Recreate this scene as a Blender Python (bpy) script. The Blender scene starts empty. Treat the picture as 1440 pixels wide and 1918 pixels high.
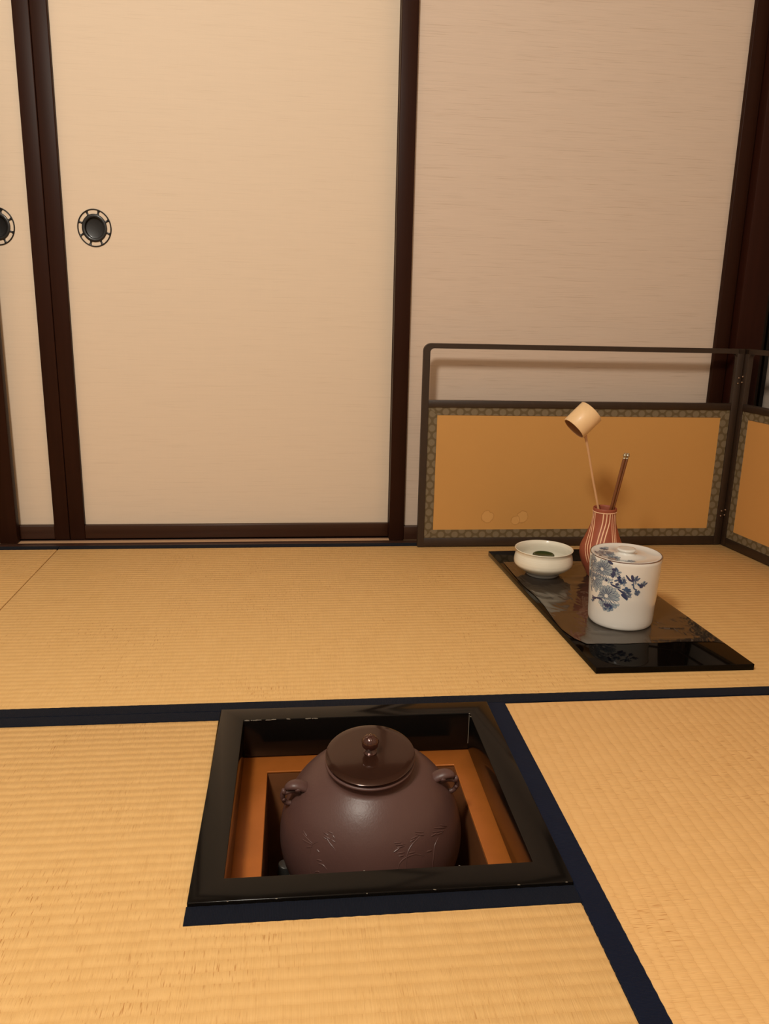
import bpy, bmesh, math, random
from mathutils import Vector, Matrix, Euler, noise
random.seed(7)
C = bpy.context.scene.collection
PI = math.pi

# ------------------------------------------------------------------ helpers
def finish(bm, angle=35, smooth=True):
    bmesh.ops.recalc_face_normals(bm, faces=bm.faces)
    if smooth:
        for f in bm.faces: f.smooth = True
        lim = math.radians(angle)
        for e in bm.edges:
            if len(e.link_faces) == 2:
                e.smooth = e.calc_face_angle(0) < lim
            else:
                e.smooth = False
    return bm

def obj(name, bm, mat, parent=None, smooth=True, angle=35, loc=None, rot=None, recalc=True):
    if recalc: finish(bm, angle, smooth)
    me = bpy.data.meshes.new(name)
    bm.to_mesh(me); bm.free()
    for m in (mat if isinstance(mat, (list, tuple)) else [mat]): me.materials.append(m)
    o = bpy.data.objects.new(name, me); C.objects.link(o)
    if parent: o.parent = parent
    if loc: o.location = loc
    if rot: o.rotation_euler = rot
    return o

def thing(name, label, cat, loc=(0, 0, 0), rot=(0, 0, 0), group=None):
    o = bpy.data.objects.new(name, None); C.objects.link(o)
    o.empty_display_size = .05
    o.location = loc; o.rotation_euler = rot
    o['label'] = label; o['category'] = cat
    if group: o['group'] = group
    return o

def tag(o, label, cat, group=None):
    o['label'] = label; o['category'] = cat
    if group: o['group'] = group
    return o

def struct(o):
    o['kind'] = 'structure'; return o

def box(bm, x0, x1, y0, y1, z0, z1, bev=0, seg=2, mi=0):
    vs = [bm.verts.new(c) for c in ((x0,y0,z0),(x1,y0,z0),(x1,y1,z0),(x0,y1,z0),(x0,y0,z1),(x1,y0,z1),(x1,y1,z1),(x0,y1,z1))]
    fs = [bm.faces.new([vs[i] for i in q]) for q in ((3,2,1,0),(4,5,6,7),(0,1,5,4),(1,2,6,5),(2,3,7,6),(3,0,4,7))]
    for f in fs: f.material_index = mi
    if bev:
        es = list({e for f in fs for e in f.edges})
        bmesh.ops.bevel(bm, geom=es, offset=bev, segments=seg, affect='EDGES', profile=.5)

def prism(bm, pts, z0, z1, bev=0, axis='z', seg=2):
    """pts: outline in 2-D, extruded along an axis"""
    def P(a, b, c):
        return (a, b, c) if axis == 'z' else ((a, c, b) if axis == 'y' else (c, a, b))
    lo = [bm.verts.new(P(a, b, z0)) for a, b in pts]; hi = [bm.verts.new(P(a, b, z1)) for a, b in pts]
    n = len(pts); fs = [bm.faces.new(lo[::-1]), bm.faces.new(hi)]
    for i in range(n): fs.append(bm.faces.new((lo[i], lo[(i+1) % n], hi[(i+1) % n], hi[i])))
    if bev:
        es = list({e for f in fs for e in f.edges})
        bmesh.ops.bevel(bm, geom=es, offset=bev, segments=seg, affect='EDGES', profile=.5)

def lathe(bm, prof, n=96, cx=0, cy=0, close=False):
    """prof: (r, z) pairs; r = 0 makes a pole"""
    rings = []
    for r, z in prof:
        if r <= 1e-6: rings.append([bm.verts.new((cx, cy, z))])
        else: rings.append([bm.verts.new((cx + r*math.cos(2*PI*i/n), cy + r*math.sin(2*PI*i/n), z)) for i in range(n)])
    pairs = list(zip(rings, rings[1:]))
    if close: pairs.append((rings[-1], rings[0]))
    for a, b in pairs:
        if len(a) == 1 and len(b) == 1: continue
        for i in range(n):
            j = (i+1) % n
            if len(a) == 1: bm.faces.new((a[0], b[j], b[i]))
            elif len(b) == 1: bm.faces.new((a[i], a[j], b[0]))
            else: bm.faces.new((a[i], a[j], b[j], b[i]))

def catmull(pts, k=6):
    """smooth a poly-line of tuples"""
    out = []; n = len(pts)
    for i in range(n-1):
        p0 = pts[max(i-1, 0)]; p1 = pts[i]; p2 = pts[i+1]; p3 = pts[min(i+2, n-1)]
        for s in range(k):
            t = s/k
            out.append(tuple(.5*((2*b) + (-a+c)*t + (2*a-5*b+4*c-d)*t*t + (-a+3*b-3*c+d)*t**3) for a, b, c, d in zip(p0, p1, p2, p3)))
    out.append(tuple(pts[-1])); return out

def tube(bm, path, rad, n=12, cap=True, flat=1.0, up=None, closed=False):
    """sweep a circle (or an ellipse, flat<1) along a path of points; rad: a number or list"""
    path = [Vector(p) for p in path]; m = len(path)
    rads = rad if isinstance(rad, (list, tuple)) else [rad]*m
    prev = None; rings = []
    for i, p in enumerate(path):
        if closed: t = (path[(i+1) % m] - path[i-1]).normalized()
        else: t = (path[min(i+1, m-1)] - path[max(i-1, 0)]).normalized()
        if prev is None:
            ref = Vector(up) if up else (Vector((0, 0, 1)) if abs(t.z) < .9 else Vector((1, 0, 0)))
        else: ref = prev
        u = (ref - t*ref.dot(t)).normalized(); v = t.cross(u); prev = u
        rings.append([bm.verts.new(p + u*(math.cos(2*PI*k/n)*rads[i]*flat) + v*(math.sin(2*PI*k/n)*rads[i])) for k in range(n)])
    prs = list(zip(rings, rings[1:]))
    if closed: prs.append((rings[-1], rings[0]))
    for a, b in prs:
        for k in range(n): bm.faces.new((a[k], a[(k+1) % n], b[(k+1) % n], b[k]))
    if cap and not closed:
        bm.faces.new(rings[0][::-1]); bm.faces.new(rings[-1])

def blob(bm, c, r, rot=(0, 0, 0), u=20, v=12):
    """ellipsoid with its own half-axes and turn"""
    M = Matrix.Translation(Vector(c)) @ Euler(rot).to_matrix().to_4x4() @ Matrix.Diagonal((r[0], r[1], r[2], 1))
    bmesh.ops.create_uvsphere(bm, u_segments=u, v_segments=v, radius=1, matrix=M)

# ------------------------------------------------------------------ materials
def lin(c): 
    return tuple(((x/255)/12.92 if x/255 <= .04045 else ((x/255+.055)/1.055)**2.4) for x in c)

class NT:
    def __init__(s, name):
        s.m = bpy.data.materials.new(name); s.m.use_nodes = True
        s.t = s.m.node_tree; s.n = s.t.nodes; s.b = s.n['Principled BSDF']; s.out = s.n['Material Output']
    def new(s, kind, **kw):
        nd = s.n.new(kind)
        for k, v in kw.items(): setattr(nd, k, v)
        return nd
    def link(s, a, b): s.t.links.new(a, b)
    def setv(s, sock, v):
        if isinstance(v, bpy.types.NodeSocket): s.link(v, sock)
        else: sock.default_value = v
    def math(s, op, a, b=None, c=None, clamp=False):
        nd = s.new('ShaderNodeMath', operation=op, use_clamp=clamp)
        s.setv(nd.inputs[0], a)
        if b is not None: s.setv(nd.inputs[1], b)
        if c is not None: s.setv(nd.inputs[2], c)
        return nd.outputs[0]
    def coords(s, kind='Object'):
        return s.new('ShaderNodeTexCoord').outputs[kind]
    def mapping(s, vec, scale=(1, 1, 1), rot=(0, 0, 0), loc=(0, 0, 0)):
        nd = s.new('ShaderNodeMapping'); s.link(vec, nd.inputs['Vector'])
        nd.inputs['Scale'].default_value = scale; nd.inputs['Rotation'].default_value = rot; nd.inputs['Location'].default_value = loc
        return nd.outputs[0]
    def sep(s, vec):
        nd = s.new('ShaderNodeSeparateXYZ'); s.link(vec, nd.inputs[0]); return nd.outputs
    def comb(s, x, y, z):
        nd = s.new('ShaderNodeCombineXYZ')
        for i, v in enumerate((x, y, z)): s.setv(nd.inputs[i], v)
        return nd.outputs[0]
    def noise(s, vec, scale=5, detail=2, rough=.5, dist=0):
        nd = s.new('ShaderNodeTexNoise'); s.link(vec, nd.inputs['Vector'])
        nd.inputs['Scale'].default_value = scale; nd.inputs['Detail'].default_value = detail
        nd.inputs['Roughness'].default_value = rough; nd.inputs['Distortion'].default_value = dist
        return nd.outputs['Fac']
    def ramp(s, fac, stops, interp='LINEAR'):
        nd = s.new('ShaderNodeValToRGB'); s.link(fac, nd.inputs[0]); r = nd.color_ramp; r.interpolation = interp
        while len(r.elements) < len(stops): r.elements.new(.5)
        for e, (p, c) in zip(r.elements, stops):
            e.position = p; e.color = (*c, 1) if len(c) == 3 else c
        return nd.outputs['Color']
    def mix(s, fac, a, b, blend='MIX'):
        nd = s.new('ShaderNodeMix', data_type='RGBA', blend_type=blend)
        s.setv(nd.inputs[0], fac)
        for i, v in ((6, a), (7, b)):
            if isinstance(v, bpy.types.NodeSocket): s.link(v, nd.inputs[i])
            else: nd.inputs[i].default_value = (*v, 1)
        return nd.outputs[2]
    def bump(s, h, strength=.5, dist=.001):
        nd = s.new('ShaderNodeBump'); s.link(h, nd.inputs['Height'])
        nd.inputs['Strength'].default_value = strength; nd.inputs['Distance'].default_value = dist
        s.link(nd.outputs[0], s.b.inputs['Normal']); return nd
    def base(s, c, rough=.5, spec=.5, metal=0, coat=0, coat_r=.05):
        if isinstance(c, bpy.types.NodeSocket): s.link(c, s.b.inputs['Base Color'])
        else: s.b.inputs['Base Color'].default_value = (*c, 1)
        s.setv(s.b.inputs['Roughness'], rough)
        s.b.inputs['Specular IOR Level'].default_value = spec; s.b.inputs['Metallic'].default_value = metal
        s.b.inputs['Coat Weight'].default_value = coat; s.b.inputs['Coat Roughness'].default_value = coat_r
        return s.m

def m_plain(name, c, rough=.5, spec=.5, metal=0, coat=0, bump=None, vary=.12, nscale=40, coat_r=.05):
    """a colour with a slight procedural mottling and optional bump (scale, strength, distance)"""
    t = NT(name); v = t.coords()
    n = t.noise(v, nscale, 4, .6)
    col = t.mix(n, tuple(x*(1-vary) for x in c), tuple(min(1, x*(1+vary)) for x in c))
    if bump: t.bump(t.noise(v, bump[0], 5, .6), bump[1], bump[2])
    return t.base(col, rough, spec, metal, coat, coat_r)

def m_tatami(name, c, rushes_along_y=True, crease=.22, jag=.0010):
    """woven rush: fine stalks across the mat, ridges at every warp thread"""
    t = NT(name); v = t.coords()
    if not rushes_along_y: v = t.mapping(v, rot=(0, 0, PI/2))
    # x = along the ridges, y = along each stalk
    x, y, z = t.sep(v)
    wob = t.noise(t.mapping(v, (45, 12, 1)), 1, 2, .5)
    y2 = t.math('ADD', y, t.math('MULTIPLY', t.math('SUBTRACT', wob, .5), .0042))
    cell = t.noise(t.comb(t.math('MULTIPLY', x, 170), t.math('MULTIPLY', y, 20), 0), 1, 1, .5)
    y2 = t.math('ADD', y2, t.math('MULTIPLY', t.math('SUBTRACT', cell, .5), jag*2.2))
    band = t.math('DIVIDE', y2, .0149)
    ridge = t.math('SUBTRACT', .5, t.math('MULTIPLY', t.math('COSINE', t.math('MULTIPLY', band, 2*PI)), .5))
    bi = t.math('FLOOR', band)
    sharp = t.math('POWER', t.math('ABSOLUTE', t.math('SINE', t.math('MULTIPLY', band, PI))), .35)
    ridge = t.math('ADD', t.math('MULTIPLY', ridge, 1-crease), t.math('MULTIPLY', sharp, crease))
    # each stalk
    st = t.noise(t.comb(t.math('MULTIPLY', x, 850), t.math('MULTIPLY', y, 9), t.math('MULTIPLY', bi, .0)), 1, 2, .6)
    st2 = t.noise(t.comb(t.math('MULTIPLY', x, 260), t.math('MULTIPLY', y, 14), bi), 1, 3, .6)
    blot = t.noise(v, 5, 4, .55)
    patch = t.noise(t.comb(t.math('MULTIPLY', x, 30), bi, 0), 1, 2, .5)
    # short dark stalks
    fl = t.noise(t.comb(t.math('MULTIPLY', x, 640), t.math('MULTIPLY', y, 52), bi), 1, 1, .5)
    fleck = t.ramp(fl, [(.60, (0, 0, 0)), (.80, (1, 1, 1))])
    dark = tuple(a*b for a, b in zip(c, (.80, .72, .60))); light = tuple(min(1, a*b) for a, b in zip(c, (1.13, 1.14, 1.14)))
    col = t.mix(st, dark, light)
    col = t.mix(t.math('MULTIPLY', t.math('SUBTRACT', st2, .38, clamp=True), 1.3), col, tuple(a*b for a, b in zip(c, (1.08, 1.04, .92))))
    col = t.mix(t.math('MULTIPLY', blot, .35), col, tuple(a*b for a, b in zip(c, (.93, .84, .70))))
    col = t.mix(t.math('MULTIPLY', t.math('SUBTRACT', patch, .4, clamp=True), 1.1), col, light)
    fl_amt = t.new('ShaderNodeRGBToBW'); t.link(fleck, fl_amt.inputs[0])
    col = t.mix(t.math('MULTIPLY', fl_amt.outputs[0], t.math('ADD', .12, t.math('MULTIPLY', t.math('SUBTRACT', t.noise(v, 7, 2, .5), .42, clamp=True), 4.5))), col, tuple(a*b for a, b in zip(c, (.62, .45, .30))))
    # crease shade put into the colour: slightly browner where the stalks dip
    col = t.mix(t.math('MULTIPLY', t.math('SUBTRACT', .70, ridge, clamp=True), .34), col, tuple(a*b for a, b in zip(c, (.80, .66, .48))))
    h = t.math('ADD', t.math('MULTIPLY', ridge, .95), t.math('MULTIPLY', st, .42))
    h = t.math('ADD', h, t.math('MULTIPLY', st2, .38))
    t.bump(h, .8, .0010)
    return t.base(col, .58, .28)

def m_fusuma(name, c, lines=.5):
    """cream paper with fine horizontal threads and a few darker slubs"""
    t = NT(name); v = t.coords()
    x, y, z = t.sep(v)
    a = t.noise(t.comb(t.math('MULTIPLY', x, 9), y, t.math('MULTIPLY', z, 520)), 1, 3, .65)
    b = t.noise(t.comb(t.math('MULTIPLY', x, 9), y, t.math('MULTIPLY', z, 620)), 1, 2, .55)
    w = t.noise(t.comb(t.math('MULTIPLY', x, 500), y, t.math('MULTIPLY', z, 12)), 1, 2, .5)
    slub = t.math('MULTIPLY', t.math('SUBTRACT', b, .60, clamp=True), 4.2*lines, clamp=True)
    col = t.mix(a, tuple(q*(1-.13*lines) for q in c), tuple(min(1, q*(1+.05)) for q in c))
    col = t.mix(t.math('MULTIPLY', w, .12), col, tuple(q*.86 for q in c))
    col = t.mix(slub, col, tuple(q*k for q, k in zip(c, (.66, .60, .54))))
    t.bump(t.math('ADD', a, t.math('MULTIPLY', w, .4)), .25, .0004)
    return t.base(col, .75, .25)

def m_wood(name, c, along='z', rough=.32, coat=.15, vary=.35, spec=.5):
    t = NT(name); v = t.coords()
    sc = {'z': (60, 60, 2.2), 'x': (2.2, 60, 60), 'y': (60, 2.2, 60)}[along]
    n = t.noise(t.mapping(v, sc), 1, 5, .6, .6)
    n2 = t.noise(v, 9, 3, .6)
    col = t.mix(n, tuple(q*(1-vary) for q in c), tuple(q*(1+vary) for q in c))
    col = t.mix(t.math('MULTIPLY', n2, .3), col, tuple(q*k for q, k in zip(c, (1.3, .95, .8))))
    t.bump(n, .12, .0004)
    return t.base(col, rough, spec, 0, coat, .15)

def m_cloth(name, c, along='x'):
    """tightly ribbed border cloth"""
    t = NT(name); v = t.coords(); x, y, z = t.sep(v)
    a = x if along == 'x' else y
    rib = t.math('SINE', t.math('MULTIPLY', a, 2*PI/.0016))
    rib2 = t.math('SINE', t.math('MULTIPLY', y if along == 'x' else x, 2*PI/.0009))
    n = t.noise(v, 30, 4, .6)
    col = t.mix(n, tuple(q*.75 for q in c), tuple(q*1.3 for q in c))
    col = t.mix(t.math('MULTIPLY', t.math('ADD', rib, 1), .16), col, tuple(q*2.0 for q in c))
    t.bump(t.math('ADD', rib, t.math('MULTIPLY', rib2, .4)), .4, .0003)
    t.b.inputs['Sheen Weight'].default_value = .03
    t.b.inputs['Sheen Roughness'].default_value = .5
    return t.base(col, .8, .12)

def m_dots(name, c, cd, swap=False, along='x'):
    """border cloth with staggered round medallions"""
    t = NT(name); v = t.coords(); x, y, z = t.sep(v)
    if along == 'y': x = y
    u, w = (z, x) if swap else (x, z)
    PX, PZ, R = .0375, .0235, .0092
    def lat(off):
        fu = t.math('SUBTRACT', t.math('FRACT', t.math('ADD', t.math('DIVIDE', u, PX), off)), .5)
        fw = t.math('SUBTRACT', t.math('FRACT', t.math('ADD', t.math('DIVIDE', w, PZ), off+.13)), .5)
        du = t.math('MULTIPLY', fu, PX); dw = t.math('MULTIPLY', fw, PZ)
        return t.math('SQRT', t.math('ADD', t.math('MULTIPLY', du, du), t.math('MULTIPLY', dw, dw)))
    d = t.math('MINIMUM', lat(0.0), lat(.5))
    dot = t.math('SMOOTH_MIN', 1.0, t.math('MULTIPLY', t.math('SUBTRACT', R, d), 900), .1, clamp=True)
    flower = t.noise(v, 260, 2, .5)
    n = t.noise(v, 700, 2, .6)
    col = t.mix(t.math('MULTIPLY', dot, t.math('ADD', .65, t.math('MULTIPLY', flower, .5)), clamp=True), c, cd)
    col = t.mix(t.math('MULTIPLY', n, .3), col, tuple(q*.6 for q in c))
    t.bump(n, .2, .0003)
    return t.base(col, .6, .35)

def m_goldpaper(name, c, stains=()):
    t = NT(name); v = t.coords()
    n = t.noise(v, 3, 4, .6); n2 = t.noise(v, 60, 4, .7)
    col = t.mix(n, tuple(q*.93 for q in c), tuple(q*1.07 for q in c))
    col = t.mix(t.math('MULTIPLY', n2, .25), col, tuple(q*k for q, k in zip(c, (.88, .86, .82))))
    x, y, z = t.sep(v)
    wx = t.math('MULTIPLY', t.math('SUBTRACT', t.noise(v, 55, 2, .5), .5), .010)
    wz = t.math('MULTIPLY', t.math('SUBTRACT', t.noise(t.mapping(v, loc=(3, 5, 7)), 55, 2, .5), .5), .010)
    for sx, sz, r in stains:      # water rings: pale inside, darker rim
        dx = t.math('SUBTRACT', t.math('ADD', x, wx), sx); dz = t.math('SUBTRACT', t.math('ADD', z, wz), sz)
        d = t.math('SQRT', t.math('ADD', t.math('MULTIPLY', dx, dx), t.math('MULTIPLY', dz, dz)))
        inner = t.math('MULTIPLY', t.math('SUBTRACT', r, d), 900, clamp=True)
        rim = t.math('SUBTRACT', 1, t.math('MULTIPLY', t.math('ABSOLUTE', t.math('SUBTRACT', d, r)), 700), clamp=True)
        col = t.mix(t.math('MULTIPLY', inner, .75), col, tuple(q*k for q, k in zip(c, (1.12, 1.18, 1.35))))
        col = t.mix(t.math('MULTIPLY', rim, .6), col, tuple(q*k for q, k in zip(c, (.58, .48, .40))))
    t.bump(n2, .12, .0003)
    return t.base(col, .5, .4)

# ------------------------------------------------------------------ camera
cam_d = bpy.data.cameras.new('camera'); cam = bpy.data.objects.new('camera', cam_d); C.objects.link(cam)
cam.location = (.11758, -.74735, .62897); cam.rotation_euler = (1.3187, -.0226, -.1074)
cam_d.sensor_fit = 'VERTICAL'; cam_d.sensor_height = 24; cam_d.sensor_width = 18; cam_d.lens = 1513.46*24/1918
cam_d.clip_start = .02
bpy.context.scene.camera = cam

# palette (what each thing is really coloured)
RUSH = (.68, .435, .182)
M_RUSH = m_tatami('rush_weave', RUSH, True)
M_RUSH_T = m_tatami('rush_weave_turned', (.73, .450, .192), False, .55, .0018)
M_NAVY_X = m_cloth('navy_border_cloth', (.0028, .0044, .0100), 'x')
M_NAVY_Y = m_cloth('navy_border_cloth_turned', (.0030, .0055, .0165), 'y')
M_PAPER = m_fusuma('door_paper', (.72, .585, .445), .35)
M_PAPER2 = m_fusuma('slubbed_door_paper', (.64, .51, .405), 1.0)
M_LACQ = m_wood('dark_red_brown_wood', (.024, .0080, .0040), 'z', .42, .0, spec=.10)
M_LACQ_X = m_wood('dark_red_brown_rail_wood', (.036, .0125, .0052), 'x', .36, .05, spec=.35)
M_SILL = m_wood('sill_wood', (.050, .022, .013), 'x', .38, .1)
M_GROOVE = m_wood('pale_groove_wood', (.55, .36, .21), 'x', .5, 0, .1)
M_PILLAR = m_wood('pillar_wood', (.024, .0060, .0030), 'z', .45, .0, spec=.12)
M_PLASTER = m_plain('plaster', (.52, .49, .45), .9, .2, bump=(300, .2, .001))
M_CEIL = m_wood('ceiling_board', (.34, .29, .24), 'y', .6, 0)
M_SCREEN = m_wood('screen_wood', (.027, .0145, .0072), 'z', .45, .05)
M_SCREEN_X = m_wood('screen_rail_wood', (.040, .021, .010), 'x', .45, .05)
M_DOT_X = m_dots('medallion_cloth', (.120, .085, .040), (.205, .158, .095), False)
M_DOT_Z = m_dots('medallion_cloth_turned', (.120, .085, .040), (.205, .158, .095), True)
M_DOT_X2 = m_dots('medallion_cloth_side', (.120, .085, .040), (.205, .158, .095), False, 'y')
M_DOT_Z2 = m_dots('medallion_cloth_side_turned', (.120, .085, .040), (.205, .158, .095), True, 'y')
M_GOLD = m_goldpaper('ochre_paper', (.56, .29, .082), ((.6283-.86, .0806, .0165), (.7240-.86, .0800, .0160), (.7060-.86, .0700, .0120)))
M_GOLD2 = m_goldpaper('ochre_paper_plain', (.57, .285, .082))
M_BRASS = m_plain('aged_brass', (.30, .19, .12), .35, .5, .8)
M_IRONB = m_plain('black_patinated_metal', (.013, .011, .010), .38, .4, .2, .1, bump=(400, .25, .0005))
M_ROBUCHI = m_plain('black_lacquer_frame', (.0046, .0037, .0030), .13, .18, 0, 0, nscale=8, vary=.3, coat_r=.12)
M_BOARD = m_plain('black_mirror_lacquer', (.0022, .0016, .0012), .04, .11, 0, 0, vary=.2, nscale=6, coat_r=.02)
M_COPPER = m_plain('orange_copper_ledge', (.44, .132, .022), .36, .5, .35, 0, bump=(90, .08, .001), vary=.22, nscale=18)
M_PIT = m_plain('brown_copper_wall', (.30, .115, .045), .26, .6, .35, 0, bump=(35, .12, .002), vary=.3, nscale=14)
M_ASH = m_plain('dark_ash', (.020, .015, .012), .95, .1, bump=(120, .8, .004))

def m_kettle():
    t = NT('brown_cast_iron'); v = t.coords()
    n = t.noise(v, 14, 3, .5); n2 = t.noise(t.mapping(v, (1, 1, .35)), 420, 3, .6); n3 = t.noise(v, 130, 2, .5)
    col = t.mix(n, (.078, .037, .031), (.103, .052, .043))
    t.bump(t.math('ADD', t.math('MULTIPLY', n2, .7), t.math('MULTIPLY', n3, .5)), .20, .0012)
    return t.base(col, .40, .36, 0, 0)
M_KETTLE = m_kettle()
M_LID = m_plain('brown_bronze_lid', (.044, .017, .010), .15, .55, .45, .2, vary=.2, nscale=25)
M_KNOB = m_plain('polished_knob', (.062, .019, .012), .12, .6, .4, .5, bump=(330, .35, .0009))
M_STEEL = m_plain('grey_iron', (.11, .105, .095), .45, .5, .6)

# ------------------------------------------------------------------ floor, mats
X0, X1, Y0, Y1 = -2.30, 1.44, -2.55, 1.50
bm = bmesh.new()
for a in ((X0, .01, Y0, 1.334), (.4155, X1, Y0, 1.334), (.01, .4155, Y0, .01), (.01, .4155, .4155, 1.334)):
    box(bm, *a, -.085, -.056)
box(bm, X0-.1, X1+.1, Y0-.1, Y1+.1, -.42, -.40)
struct(obj('floor', bm, m_plain('subfloor_wood', (.12, .075, .04), .7)))

def strip(bm, x0, x1, y0, y1, z0, z1, along='x', wob=.00028):
    """a strip of border cloth with a softly scalloped edge and rounded top"""
    L = (x1-x0) if along == 'x' else (y1-y0); n = max(8, int(L/.0075))
    prof = [(0, z0), (0, z1-.0010), (.0010, z1), (.5, z1+.0002), (-.0010, z1), (0, z1-.0010), (0, z0)]
    rows = []
    for i in range(n+1):
        f = i/n; a = f*L
        w = wob*math.sin(2*PI*a/.0149) + wob*.8*noise.noise(Vector((a*9, y0*7, x0*5)))
        w2 = wob*math.sin(2*PI*a/.0149+1) + wob*.8*noise.noise(Vector((a*9, y1*7+9, x1*5)))
        lo, hi = (y0+w, y1+w2) if along == 'x' else (x0+w, x1+w2)
        row = []
        for k, (d, z) in enumerate(prof):
            c = lo+d if k < 3 else ((lo+hi)/2 if k == 3 else hi+d)
            row.append(bm.verts.new((x0+a, c, z) if along == 'x' else (c, y0+a, z)))
        rows.append(row)
    for a, b in zip(rows, rows[1:]):
        for k in range(len(prof)-1): bm.faces.new((a[k], a[k+1], b[k+1], b[k]))
    bm.faces.new(rows[0]); bm.faces.new(rows[-1][::-1])

def mat(label, outline, borders, turned=False, loc=(0, 0)):
    t = thing('tatami_mat', label, 'tatami mat', (loc[0], loc[1], -.055), group='tatami mats on the floor')
    bm = bmesh.new(); prism(bm, [(x-loc[0], y-loc[1]) for x, y in outline], 0, .055, .0022, seg=2)
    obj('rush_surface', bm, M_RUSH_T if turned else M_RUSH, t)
    for x0, x1, y0, y1, al in borders:
        bm = bmesh.new(); strip(bm, x0-loc[0], x1-loc[0], y0-loc[1], y1-loc[1], .0525, .0566, al)
        obj('cloth_border', bm, M_NAVY_X if al == 'x' else M_NAVY_Y, t)
    return t
R4 = lambda x0, x1, y0, y1: [(x0, y0), (x1, y0), (x1, y1), (x0, y1)]
mat('large tatami mat along the sliding doors, under the black lacquer board', R4(-.489, 1.435, .4280, 1.339),
    [(-.489, 1.435, .4278, .4560, 'x'), (-.489, 1.435, 1.3125, 1.3392, 'x')], loc=(.4, .9))
mat('tatami mat in the far left corner, cut off by the left edge of the photo', R4(-2.29, -.4905, .4280, 1.339),
    [(-2.29, -.4905, .4278, .4560, 'x'), (-2.29, -.4905, 1.3125, 1.3392, 'x')], loc=(-1.4, .9))
mat('foreground tatami mat with the square hearth cut into its corner', [(-1.36, -.455), (.4265, -.455), (.4265, -.0005), (-.0005, -.0005), (-.0005, .4274), (-1.36, .4274)],
    [(-1.36, -.0010, .4000, .4270, 'x'), (-.0005, .4262, -.0275, -.0003, 'x')], loc=(-.4, 0))
mat('tatami mat right of the hearth with a navy border down its left side', R4(.4270, 1.335, -1.39, .4274),
    [(.4268, .4566, -1.39, .4272, 'y')], True, loc=(.9, -.4))

# ------------------------------------------------------------------ sill and sliding doors
YF, YR = 1.3715, 1.4035     # front faces of the front and rear doors
bm = bmesh.new()
box(bm, X0, X1, 1.3396, 1.3700, -.055, .0, .0008)
box(bm, X0, X1, 1.3699, 1.5, -.055, -.0030)
box(bm, X0, X1, 1.3975, 1.4020, -.0031, -.0004, .0006)
struct(obj('trim_1', bm, M_SILL))
bm = bmesh.new(); box(bm, X0, X1, 1.3703, 1.3973, -.0031, -.0014, .0002)
struct(obj('trim_2', bm, M_GROOVE))
DOOR_H = 1.78; REC = .014
def frame_bar(bm, along, a0, a1, c0, c1, y0, y1, lip):
    """a bar in the door plane with softly chamfered front edges"""
    if along == 'z': box(bm, c0, c1, y0, y1, a0, a1, .0022, 3)
    else: box(bm, a0, a1, y0, y1, c0, c1, .0022, 3)

def finger_pull(parent, x, z, y):
    """pierced oval metal pull: rim, eight spokes and a sunken cup"""
    rx, rz = .0408, .0448; n = 96
    bm = bmesh.new()
    def ringpath(k): return [(x+rx*k*math.cos(2*PI*i/n), y-.0010, z+rz*k*math.sin(2*PI*i/n)) for i in range(n)]
    tube(bm, ringpath(.965), .0016, 8, closed=True)
    for i in range(8):
        a = 2*PI*i/8 + PI/8 + .06
        p = lambda k, d=0: (x+rx*k*math.cos(a+d), y-.0009, z+rz*k*math.sin(a+d))
        tube(bm, [p(.66), p(.74), p(.82), p(.90), p(.97)], [.0052, .0030, .0020, .0030, .0050], 8, up=(0, 1, 0), flat=.3)
    # round the slot corners where a spoke meets the rim
    ring = bm
    f = obj('finger_pull', ring, M_IRONB, parent)
    bm = bmesh.new(); rows = []
    for k, d in ((.74, -.0002), (.735, -.0018), (.70, -.0028), (.62, -.0030), (.56, -.0022), (.535, .0005), (.52, .0052), (.44, .0060), (.0, .0062)):
        rows.append([bm.verts.new((x, y+d, z))] if k == 0 else [bm.verts.new((x+rx*k*math.cos(2*PI*i/n), y+d, z+rz*k*math.sin(2*PI*i/n))) for i in range(n)])
    for a, b in zip(rows, rows[1:]):
        for i in range(n):
            j = (i+1) % n
            bm.faces.new((a[i], a[j], b[0]) if len(b) == 1 else (a[i], a[j], b[j], b[i]))
    obj('cup', bm, M_IRONB, f)

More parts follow.
